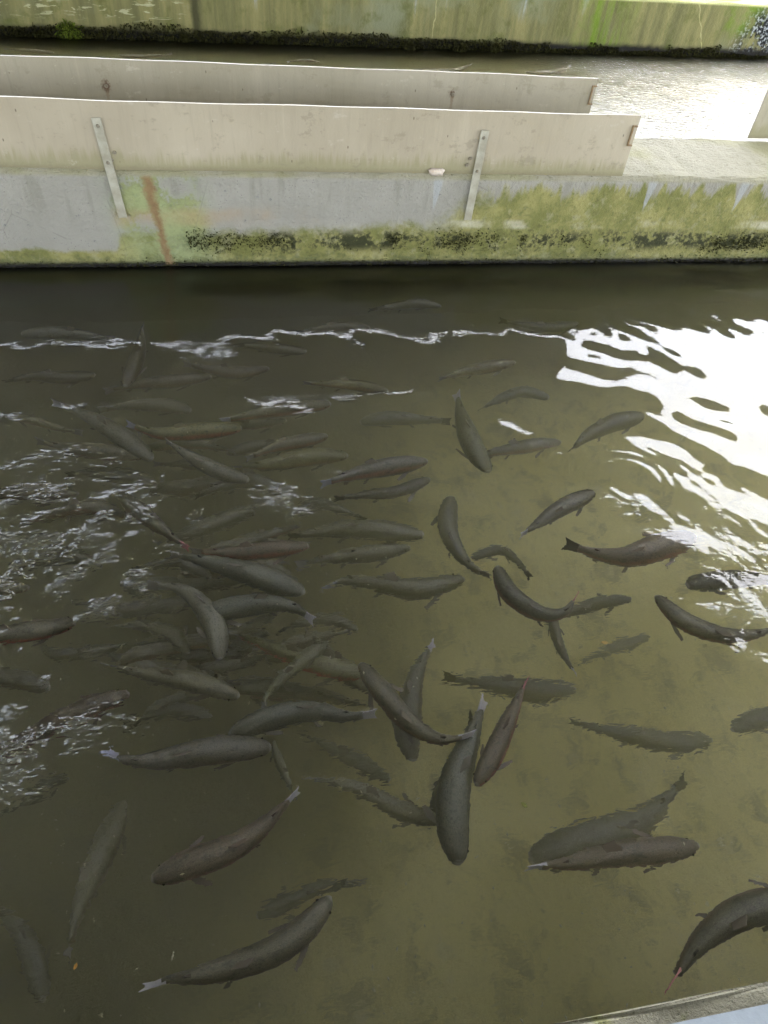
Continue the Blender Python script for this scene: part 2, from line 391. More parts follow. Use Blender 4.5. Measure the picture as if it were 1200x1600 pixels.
def water_body(name, xs, ys, Z, chop, zb):
    nx, ny = len(xs), len(ys)
    X, Y = np.meshgrid(xs, ys, indexing='ij')
    V = np.stack([X, Y, Z], -1).reshape(-1, 3)
    idx = np.arange(nx * ny).reshape(nx, ny)
    q = np.stack([idx[:-1, :-1], idx[1:, :-1], idx[1:, 1:], idx[:-1, 1:]], -1).reshape(-1, 4)
    rim = list(idx[:, 0]) + list(idx[-1, 1:]) + list(idx[-2::-1, -1]) + list(idx[0, -2:0:-1])
    base = len(V); B = V[rim].copy(); B[:, 2] = zb
    V = np.concatenate([V, B]); nr = len(rim)
    sides = [(rim[(i + 1) % nr], rim[i], base + i, base + (i + 1) % nr) for i in range(nr)]
    me = bpy.data.meshes.new(name)
    nv = len(V); nq = len(q) + len(sides)
    me.vertices.add(nv); me.vertices.foreach_set('co', V.astype(np.float32).ravel())
    loops = np.concatenate([q.ravel(), np.array(sides).ravel(), np.array(list(range(base, base + nr))[::-1])]).astype(np.int32)
    me.loops.add(len(loops)); me.loops.foreach_set('vertex_index', loops)
    me.polygons.add(nq + 1)
    ls = np.concatenate([np.arange(nq) * 4, [nq * 4]]).astype(np.int32); me.polygons.foreach_set('loop_start', ls)
    sm = np.zeros(nq + 1, bool); sm[:len(q)] = True; me.polygons.foreach_set('use_smooth', sm)
    me.update(calc_edges=True); me.validate()
    a = me.attributes.new('chop', 'FLOAT', 'POINT'); cv = np.zeros(nv, np.float32); cv[:nx * ny] = chop.ravel(); a.data.foreach_set('value', cv)
    me.materials.append(MW)
    o = bpy.data.objects.new(name, me); link(o); tag(o, kind='structure'); return o
def swell(X, Y, seed, lam0, lam1, n, slope, ang=None, spread=math.pi):
    r = np.random.default_rng(seed); H = np.zeros_like(X)
    for k in range(n):
        lam = math.exp(r.uniform(math.log(lam0), math.log(lam1))); t = (ang if ang is not None else 0) + r.uniform(-spread, spread)
        kk = 2 * math.pi / lam; H += (slope / kk) * math.sqrt(2.0 / n) * np.sin(kk * (X * math.cos(t) + Y * math.sin(t)) + r.uniform(0, 6.28))
    return H
def blob(X, Y, px, py, rx, ry, ang=0):
    p = atz(px, py, 0); dx, dy = X - p[0], Y - p[1]; c_, s_ = math.cos(ang), math.sin(ang)
    return np.exp(-(((dx * c_ + dy * s_) / rx) ** 2 + ((-dx * s_ + dy * c_) / ry) ** 2))
def rings(X, Y, px, py, r0, lam, slope, wd):
    p = atz(px, py, 0); d = np.hypot(X - p[0], Y - p[1]); k = 2 * math.pi / lam
    return slope / k * np.sin(k * d) * np.exp(-((d - r0) / wd) ** 2)

xs = np.concatenate([np.linspace(X0 - .1, -1.9, 40), np.arange(-1.88, 3.9, .0125), np.linspace(3.95, X1 + .1, 50)])
ys = np.concatenate([np.linspace(Y_NEAR - .05, .2, 6), np.arange(.21, Y_DIV - .02, .0125), np.linspace(Y_DIV - .015, Y_DIV + .04, 8)])
X, Y = np.meshgrid(xs, ys, indexing='ij')
vary = fbm(X, Y, 3, .9, 3)
Zw = swell(X, Y, 1, .25, .9, 26, .019) + swell(X, Y, 2, .10, .25, 26, .030) * np.clip(vary * 2.2 - .5, 0, 1.4)
rightp = blob(X, Y, 1160, 740, .75, .85)
Zw += swell(X, Y, 4, .15, .5, 16, .095, math.radians(62), .7) * rightp
Zw += swell(X, Y, 5, .045, .09, 16, .05, math.radians(60), .7) * (blob(X, Y, 1130, 790, .35, .4) + blob(X, Y, 1000, 800, .12, .1))
Zw += rings(X, Y, 985, 750, .13, .05, .14, .08) + rings(X, Y, 1120, 920, .06, .04, .08, .05) + rings(X, Y, 225, 1110, .05, .035, .10, .04) + rings(X, Y, 530, 745, .03, .03, .10, .03)
Zw += swell(X, Y, 6, .07, .24, 22, .085) * (blob(X, Y, 60, 850, .55, .38) + .8 * blob(X, Y, 60, 1120, .35, .3))
Zw *= np.clip((Y_DIV - Y) / .05, 0, 1) * .5 + .5
chop = (.07 + .03 / (1 + np.exp((X - .5) * 5))) * (1 - .84 * np.clip((Y - 1.35) / .9, 0, 1)) * (1 - .6 * np.clip(rightp, 0, 1)) + .75 * blob(X, Y, 60, 850, .30, .24) + .55 * blob(X, Y, 170, 910, .12, .20) + .5 * blob(X, Y, 60, 1060, .16, .28) + .6 * blob(X, Y, 60, 1160, .15, .12) \
    + .5 * blob(X, Y, 440, 790, .10, .08) + .8 * blob(X, Y, -20, 1230, .1, .12) + .14 * blob(X, Y, 1130, 840, .25, .22) + .3 * blob(X, Y, 980, 790, .08, .07) \
    + .7 * blob(X, Y, 1115, 945, .05, .03) + .6 * blob(X, Y, 1170, 1030, .05, .06) + .6 * blob(X, Y, 745, 1540, .02, .02) + .7 * blob(X, Y, 490, 1592, .06, .02) \
    + .4 * blob(X, Y, 225, 1120, .07, .06) + .5 * blob(X, Y, 530, 750, .06, .04) + .3 * blob(X, Y, 100, 720, .15, .05) + .5 * blob(X, Y, 1190, 960, .08, .12)
chop = np.minimum(chop, .085) + np.clip(chop - .085, 0, 9) * 1.5 * np.clip((fbm(X, Y, 9, 9, 3) - .49) * 5.0, 0, 1)
water_body('water', xs, ys, Zw, chop, Z_FLOOR - .06)

xs2 = np.concatenate([np.linspace(X0 - .1, -2.6, 30), np.arange(-2.58, 6.6, .024), np.linspace(6.65, X1 + .1, 40)])
ys2 = np.concatenate([np.linspace(Y_DIV2 - .05, Y_DIV2 + .02, 3), np.arange(Y_DIV2 + .03, Y_FAR + .6, .024)])
X, Y = np.meshgrid(xs2, ys2, indexing='ij')
Z2 = swell(X, Y, 21, .09, .4, 60, .075, math.radians(80), 1.2) * (.12 + .88 / (1 + np.exp(-(X - 3.4) * 3)))
c2 = (.3 + .5 * fbm(X, Y, 19, 3, 3)) * (.08 + 1.1 / (1 + np.exp(-(X - 3.2) * 3)))
water_body('water', xs2, ys2, Z2, c2, Z_FLOOR - .06)

# ------------------------------------------------------------------ splash boards on the walls
def splash_board(x0, x1, yf, z0, z1, mat, label, straps=(), studs=(), handle=None, lean=0.0, tth=.012):
    t = empty('splash_board', (x0, yf, z0)); tag(t, label, 'board', 'boards standing on the raceway walls')
    L, Hh = x1 - x0, z1 - z0
    ns_ = max(8, int(L * 14)); V = []; Fc = []
    for i in range(ns_ + 1):                      # slightly warped sheet, uneven edges
        x = L * i / ns_; wy = .0035 * math.sin(x * 2.1 + 1) + .002 * math.sin(x * 5.3); wt = .0018 * math.sin(x * 3.7) + .0012 * math.sin(x * 11.1)
        V += [(x, wy, wt * .6), (x, wy + tth, wt * .6), (x, wy + tth, Hh + wt), (x, wy, Hh + wt)]
        if i:
            a = 4 * (i - 1); Fc += [(a + k, a + (k + 1) % 4, a + 4 + (k + 1) % 4, a + 4 + k)[::-1] for k in range(4)]
    Fc += [(0, 1, 2, 3), (4 * ns_ + 3, 4 * ns_ + 2, 4 * ns_ + 1, 4 * ns_)]
    pn = mesh('panel', V, Fc, mat, t); bm = bmesh.new(); bm.from_mesh(pn.data); bmesh.ops.recalc_face_normals(bm, faces=bm.faces[:]); bm.to_mesh(pn.data); bm.free()
    for (xa, za, xb, zb) in straps:              # flat bar, top to bottom, screwed to board and wall
        s = empty('strap', (0, 0, 0)); s.parent = t
        bm = bmesh.new(); wd = .021
        bm_box(bm, -wd, wd, -.014, -.008, zb - za, 0)
        bmesh.ops.bevel(bm, geom=bm.edges[:], offset=.0015, segments=1, affect='EDGES')
        COL.objects.unlink(s); bpy.data.objects.remove(s)
        b = bm_obj('strap', bm, M_METAL, t, loc=(xa - x0, 0, za - z0)); b.rotation_euler.y = -math.atan2(xb - xa, za - zb) * -1
        for dz in (-.035, -.20):
            bm = bmesh.new(); bmesh.ops.create_cone(bm, cap_ends=True, segments=12, radius1=.009, radius2=.006, depth=.005, matrix=Matrix.Translation((0, -.0165, dz)) @ Matrix.Rotation(math.radians(90), 4, 'X'))
            bm_obj('screw', bm, M_SCREW, b)
    for (sx, sz) in studs:
        bm = bmesh.new(); bmesh.ops.create_cone(bm, cap_ends=True, segments=12, radius1=.010, radius2=.007, depth=.006, matrix=Matrix.Translation((sx - x0, -.0062, sz - z0)) @ Matrix.Rotation(math.radians(90), 4, 'X'))
        bm_obj('screw', bm, M_SCREW, t)
    if handle:
        hx, hz = handle
        bm = bmesh.new()
        for b_ in ((-.014, -.008, -.014, -.001, -.05, .05), (-.008, .012, -.013, -.002, .043, .05), (-.008, .012, -.013, -.002, -.05, -.043)): bm_box(bm, *b_)
        bm_obj('handle', bm, M_RUST, t, loc=(hx - x0, 0, hz - z0))
    return t
pa, pb = aty(150, 182, Y_DIV), aty(170, 338, Y_DIV); pc, pd = aty(757, 202, Y_DIV), aty(737, 342, Y_DIV)
BX1 = 2.055; ZB0, ZB1 = Z_TOP + .008, .811
yf = Y_DIV - .004
pk = [aty(a, b, Y_DIV) for a, b in ((179, 237), (175, 249), (734, 247), (729, 257))]
hp = aty(987, 211, Y_DIV)
splash_board(-5.0, BX1, yf, ZB0, ZB1, m_board('front_board', srgb(174, 162, 138), srgb(190, 178, 154)), 'long beige board nearest the camera on the divider wall, held by two metal straps',
             [(pa[0], pa[2], pb[0], pb[2]), (pc[0], pc[2], pd[0], pd[2])], [(p[0], p[2]) for p in pk], (hp[0], hp[2]))
yr = Y_DIV2 - .016
ra = aty(935, 122, yr); r1, r2 = aty(166, 134, yr), aty(707, 147, yr); hr = aty(925, 148, yr); rr = aty(1185, 180, yr)
MB2 = m_board('rear_board', srgb(154, 146, 124), srgb(170, 162, 142), [(r1[0] + 6.0, r1[2] - ZB0, .03), (r2[0] + 6.0, r2[2] - ZB0, .02)])
splash_board(-6.0, ra[0], yr, ZB0, ra[2], MB2, 'long grey beige board with two rust spots, standing behind the front board', [], [(r1[0], r1[2]), (r2[0], r2[2])], (hr[0], hr[2]))
splash_board(rr[0], 9.0, yr, ZB0, ra[2], m_board('side_board', srgb(166, 158, 134), srgb(178, 170, 146)), 'short visible end of a beige board at the right edge, behind the divider wall')
fe = aty(1165, 3, Y_FAR + .4)
o = splash_board(-7.0, fe[0], Y_FAR + .30, .49, .80, m_board('far_board', srgb(186, 172, 150), srgb(198, 184, 164)), 'thin strip of a board above the far mossy wall, top right corner')
o.rotation_euler.z = FAR_ROT; o.location.y = Y_FAR + .17 + (-7.0) * math.tan(FAR_ROT)
# mortar lump on the wall lip under the board
p = aty(681, 264, Y_DIV)
bm = bmesh.new(); bmesh.ops.create_icosphere(bm, subdivisions=3, radius=1)
for v in bm.verts:
    c_ = v.co; k = 1 + .12 * math.sin(c_.x * 7 + c_.z * 5) + .08 * math.sin(c_.y * 11)
    v.co = Vector((math.copysign(abs(c_.x) ** .6, c_.x) * .040 * k, c_.y * .014 * k, math.copysign(abs(c_.z) ** .7, c_.z) * .018 * k))
tag(bm_obj('mortar_lump', bm, M_MORTAR, smooth=True, loc=(p[0], yf - .008, ZB0 + .012)), 'small pale lump of mortar at the lower edge of the front board', 'mortar')

# ------------------------------------------------------------------ trout
def m_fish():
    g = G('trout_skin'); at = g.attr('fish_co', 'Vector'); s, v, lr = g.sep(at)
    base = g.attr('color', 'Color', 'OBJECT') if False else S(g, g.n('ObjectInfo').outputs['Color'])
    pink = g.attr('pink', 'Fac', 'OBJECT'); rnd = S(g, g.n('ObjectInfo').outputs['Random'])
    q = g.comb(s * 10 + rnd * 50, lr * 1.3, v * 1.1)
    nm = g.noise(q, 1.2, 5, .65); nf = g.noise(q, 9, 3, .6)
    col = g.mix(nm, base, g.mix(.5, base, srgb(150, 148, 120)))
    belly = g.mix(.6, base, srgb(200, 196, 180))
    col = g.mix(g.step(v + (nm - .5) * .4, -.25, -.8), col, belly)
    band = g.step(g.math('ABSOLUTE', v - .08 + (nm - .5) * .3), .5, .08)
    col = g.mix(band * pink, col, srgb(196, 84, 70))
    sp = g.step(g.voro(q, 3.4), .34, .22) * g.step(v, -.5, .1)
    col = g.mix(sp * .5, col, srgb(30, 28, 22))
    sp2 = g.step(g.voro(q, 8.5), .30, .18) * g.step(v + (nm - .5) * .8, -.4, .2)
    col = g.mix(sp2 * .55, col, srgb(34, 32, 26))
    gill = g.step(g.math('ABSOLUTE', s - .185 + v * v * .045), .008, .002) * g.step(v, .93, .75)
    col = g.mix(gill * .6, col, srgb(40, 36, 30))
    head = g.step(s, .19, .14); col = g.mix(head * .22, col, srgb(60, 56, 44))
    gr = g.noise(q, 26, 3, .7); col = g.mix(g.step(gr, .48, .66) * .55, col, srgb(160, 154, 132))
    col = g.mix(g.step(nf, .5, .75) * .35, col, srgb(150, 146, 126))
    col = g.mix(g.step(nm, .50, .68) * .6, col, srgb(30, 28, 24))
    col = g.mix(g.step(s, .022, .006) * .6, col, srgb(190, 186, 176))
    return g.bsdf(col, .36, g.bump(nf + gr * .6, .003, .6), .45)
def m_fin():
    g = G('trout_fin'); c = g.coord('Object'); base = S(g, g.n('ObjectInfo').outputs['Color'])
    n = g.noise(c, 60, 4, .7)
    ft = g.attr('fin_t'); dk = g.mix(.65, srgb(80, 76, 68), base)
    col = g.mix(g.step(ft + (n - .5) * .6, .30, .95), dk, base)
    return g.bsdf(col, .5, None, .3)
def m_eye():
    g = G('trout_eye'); return g.bsdf(srgb(22, 20, 16), .15, None, .5)
MFISH, MFIN, MEYE = m_fish(), m_fin(), m_eye()
PS = [0, .003, .010, .022, .045, .09, .16, .25, .35, .46, .57, .68, .77, .84, .88, .90]
PW = [.02, .15, .28, .42, .57, .75, .92, 1.0, 1.0, .95, .83, .65, .47, .33, .25, .20]       # half width, x 0.066 L
PT = [.02, .10, .20, .29, .42, .58, .78, .94, 1.0, .97, .86, .68, .52, .42, .40, .42]       # back height, x 0.105 L
PB = [.02, .14, .25, .34, .46, .62, .80, .95, 1.0, .96, .84, .64, .48, .40, .40, .42]       # belly depth
def spline(pts, n):
    """smooth curve through points, equal arc length"""
    P = [np.array(p, float) for p in pts]; P = [2 * P[0] - P[1]] + P + [2 * P[-1] - P[-2]]
    out = []
    for i in range(1, len(P) - 2):
        for t in np.linspace(0, 1, 16, endpoint=False):
            a, b, c_, d = P[i - 1], P[i], P[i + 1], P[i + 2]
            out.append(.5 * ((2 * b) + (-a + c_) * t + (2 * a - 5 * b + 4 * c_ - d) * t * t + (-a + 3 * b - 3 * c_ + d) * t ** 3))
    out.append(P[-2]); out = np.array(out)
    d = np.concatenate([[0], np.cumsum(np.linalg.norm(np.diff(out, axis=0), axis=1))])
    s = np.linspace(0, d[-1], n); return np.stack([np.interp(s, d, out[:, k]) for k in range(3)], -1), d[-1]
def fin_mesh(name, root, pts, nrm, col, parent, th=.0035):
    """flat fin with a thin wedge section; pts = outline (root edge first two points)"""
    c = np.array(pts); nrm = np.array(nrm) / (np.linalg.norm(nrm) + 1e-9); n = len(c)
    wts = np.array([th if i in root else .0009 for i in range(n)])
    V = np.concatenate([c + nrm * wts[:, None], c - nrm * wts[:, None]])
    Fc = [tuple(range(n)), tuple(range(2 * n - 1, n - 1, -1))] + [(i, (i + 1) % n + 0, (i + 1) % n + n, i + n)[::-1] for i in range(n)]
    o = mesh(name, V, Fc, MFIN, parent); o.color = (*col, 1)
    rc = c[list(root)].mean(0); d = np.linalg.norm(c - rc, axis=1); d = d / d.max(); d = np.concatenate([d, d]).astype(np.float32)
    a = o.data.attributes.new('fin_t', 'FLOAT', 'POINT'); a.data.foreach_set('value', d); return o
def trout(pts, z, back, tailc, pink, label, roll=0.0, dz=0.0, tail_roll=None, group='trout in the raceway', fat=1.0):
    P3 = []
    k = len(pts)
    for i, (px, py) in enumerate(pts):
        p = atz(px, py, z + dz * (i / (k - 1) - .5)); P3.append(p)
    N = 34; C, L = spline(P3, N)
    ctr = C[N // 3].copy()
    tang = np.gradient(C, axis=0); tang /= np.linalg.norm(tang, axis=1)[:, None]
    up = np.array([0, 0, 1.0])
    V = []; A = []; K = 16
    s0_ = np.linspace(0, 1, N); rings_ = [.0006, .003, .008, .016, .028, .045] + list(np.linspace(.07, .90, 26)); ss = np.array(rings_); use = list(range(len(ss)))
    Cr = np.stack([np.interp(ss, s0_, C[:, q]) for q in range(3)], -1); Tr = np.stack([np.interp(ss, s0_, tang[:, q]) for q in range(3)], -1)
    for i in use:
        t = Tr[i] / np.linalg.norm(Tr[i]); sd = np.cross(up, t); sd /= np.linalg.norm(sd); u = np.cross(t, sd)
        rl = roll; c_, s_ = math.cos(rl), math.sin(rl); sd, u = sd * c_ + u * s_, u * c_ - sd * s_
        hw = np.interp(ss[i], PS, PW) * .078 * L * fat; ht = np.interp(ss[i], PS, PT) * .098 * L * fat; hb = np.interp(ss[i], PS, PB) * .105 * L * fat
        for j in range(K):
            a = 2 * math.pi * j / K; ca, sa = math.cos(a), math.sin(a)
            x = hw * math.copysign(abs(sa) ** .9, sa); y = (ht if ca > 0 else hb) * ca
            V.append(Cr[i] + sd * x + u * y - ctr); A.append((ss[i], ca, sa))
    Fc = []; m = len(use)
    for i in range(m - 1):
        for j in range(K):
            a, b = i * K + j, i * K + (j + 1) % K; Fc.append((a, b, b + K, a + K))
    Fc.append(tuple(range(K))[::-1]); Fc.append(tuple(range((m - 1) * K, m * K)))
    o = mesh('trout', V, Fc, MFISH, smooth=True, loc=ctr); me = o.data
    at = me.attributes.new('fish_co', 'FLOAT_VECTOR', 'POINT'); at.data.foreach_set('vector', np.array(A, np.float32).ravel())
    o.color = (*[float(q) for q in back], 1); o['pink'] = float(pink); tag(o, label, 'fish', group)
    def frame(s):
        i = int(round(s * (N - 1))); t = tang[i]; sd = np.cross(up, t); sd /= np.linalg.norm(sd); u = np.cross(t, sd)
        c_, s_ = math.cos(roll), math.sin(roll); return C[i] - ctr, t, sd * c_ + u * s_, u * c_ - sd * s_
    r = random.Random(hash(label) % 1000 if False else sum(map(ord, label)))
    # tail
    p, t, sd, u = frame(.885)
    e = C[-1] - ctr; td = e - p; tl = np.linalg.norm(td); td /= tl
    tr_ = tail_roll if tail_roll is not None else r.uniform(-.45, .45)
    sdt = np.cross(u, td); uu = u * math.cos(tr_) + sdt * math.sin(tr_); hh = .066 * L; b = .036 * L
    out = [p + uu * b, p - uu * b, p - uu * hh * .75 + td * tl * .55, p - uu * hh + td * tl * .98, p - uu * hh * .45 + td * tl * .86, p + td * tl * .80, p + uu * hh * .45 + td * tl * .86, p + uu * hh + td * tl * 1.0, p + uu * hh * .75 + td * tl * .55]
    fin_mesh('tail_fin', (0, 1), out, np.cross(uu, td), tailc, o)
    dark = tuple(np.array(back) * 1.0); mid = tuple(np.array(back) * .5 + np.array(srgb(150, 140, 125)) * .5)
    def top(s): return np.interp(s, PS, PT) * .098 * L * fat * .93
    def bot(s): return np.interp(s, PS, PB) * .105 * L * fat * .93
    pts_ = []
    a0, t0, s0, u0 = frame(.44); a1, t1, s1, u1 = frame(.56)
    b0, b1 = a0 + u0 * top(.44), a1 + u1 * top(.56); ln = r.choice([-1, 1]) * r.uniform(.5, 1.0)
    fin_mesh('dorsal_fin', (0, 3), [b0, b0 + t0 * .05 * L + u0 * .045 * L + s0 * ln * .05 * L, b1 + t1 * .03 * L + u1 * .03 * L + s1 * ln * .035 * L, b1], np.cross(t0, u0), mid, o)
    a0, t0, s0, u0 = frame(.76); b0 = a0 + u0 * top(.76)
    fin_mesh('adipose_fin', (0, 3), [b0, b0 + t0 * .03 * L + u0 * .022 * L, b0 + t0 * .045 * L + u0 * .015 * L, b0 + t0 * .03 * L - u0 * .004 * L], s0, dark, o)
    for sg in (-1, 1):
        a0, t0, s0, u0 = frame(.21); b0 = a0 - u0 * bot(.21) * .55 + s0 * sg * np.interp(.21, PS, PW) * .078 * L * fat * .80
        sp = r.uniform(.25, .85); d = t0 * math.cos(sp) + s0 * sg * math.sin(sp); cr = np.cross(u0, d) * sg
        fin_mesh('pectoral_fin', (0, 4), [b0 - t0 * .018 * L, b0 + d * .08 * L - t0 * .018 * L - u0 * .012 * L, b0 + d * .125 * L + t0 * .012 * L - u0 * .02 * L, b0 + d * .095 * L + t0 * .045 * L - u0 * .015 * L, b0 + t0 * .028 * L], u0, mid, o, .002)
        a0, t0, s0, u0 = frame(.55); b0 = a0 - u0 * bot(.55) * .86 + s0 * sg * .02 * L
        d = t0 * .75 + s0 * sg * .6
        fin_mesh('pelvic_fin', (0, 3), [b0 - t0 * .01 * L, b0 + d * .08 * L - u0 * .02 * L, b0 + d * .075 * L + t0 * .03 * L - u0 * .02 * L, b0 + t0 * .02 * L], u0, mid, o, .002)
        a0, t0, s0, u0 = frame(.06); ep = a0 + u0 * .012 * L + s0 * sg * np.interp(.06, PS, PW) * .078 * L * fat * .93
        bm = bmesh.new(); bmesh.ops.create_icosphere(bm, subdivisions=1, radius=.0095 * L); bm_obj('eye', bm, MEYE, o, smooth=True, loc=ep)
    a0, t0, s0, u0 = frame(.72); b0 = a0 - u0 * bot(.72)
    fin_mesh('anal_fin', (0, 3), [b0 - t0 * .02 * L, b0 + t0 * .03 * L - u0 * .06 * L, b0 + t0 * .06 * L - u0 * .04 * L, b0 + t0 * .05 * L], s0, mid, o, .002)
    return o
T = dict(mauve=srgb(112, 106, 110), slate=srgb(94, 100, 100), green=srgb(118, 120, 82), yellow=srgb(146, 142, 88), brown=srgb(106, 96, 82), dark=srgb(62, 60, 52),
         red=srgb(116, 88, 80), grey=srgb(128, 126, 120), pale=srgb(152, 150, 140), olive=srgb(112, 108, 80), tan=srgb(142, 136, 108), black=srgb(48, 42, 40))
T = {k: tuple(np.array(v) * .56) for k, v in T.items()}
W_ = dict(w=srgb(236, 232, 240), p=srgb(240, 164, 164), g=srgb(150, 146, 142), d=srgb(50, 48, 42), b=srgb(186, 188, 210))
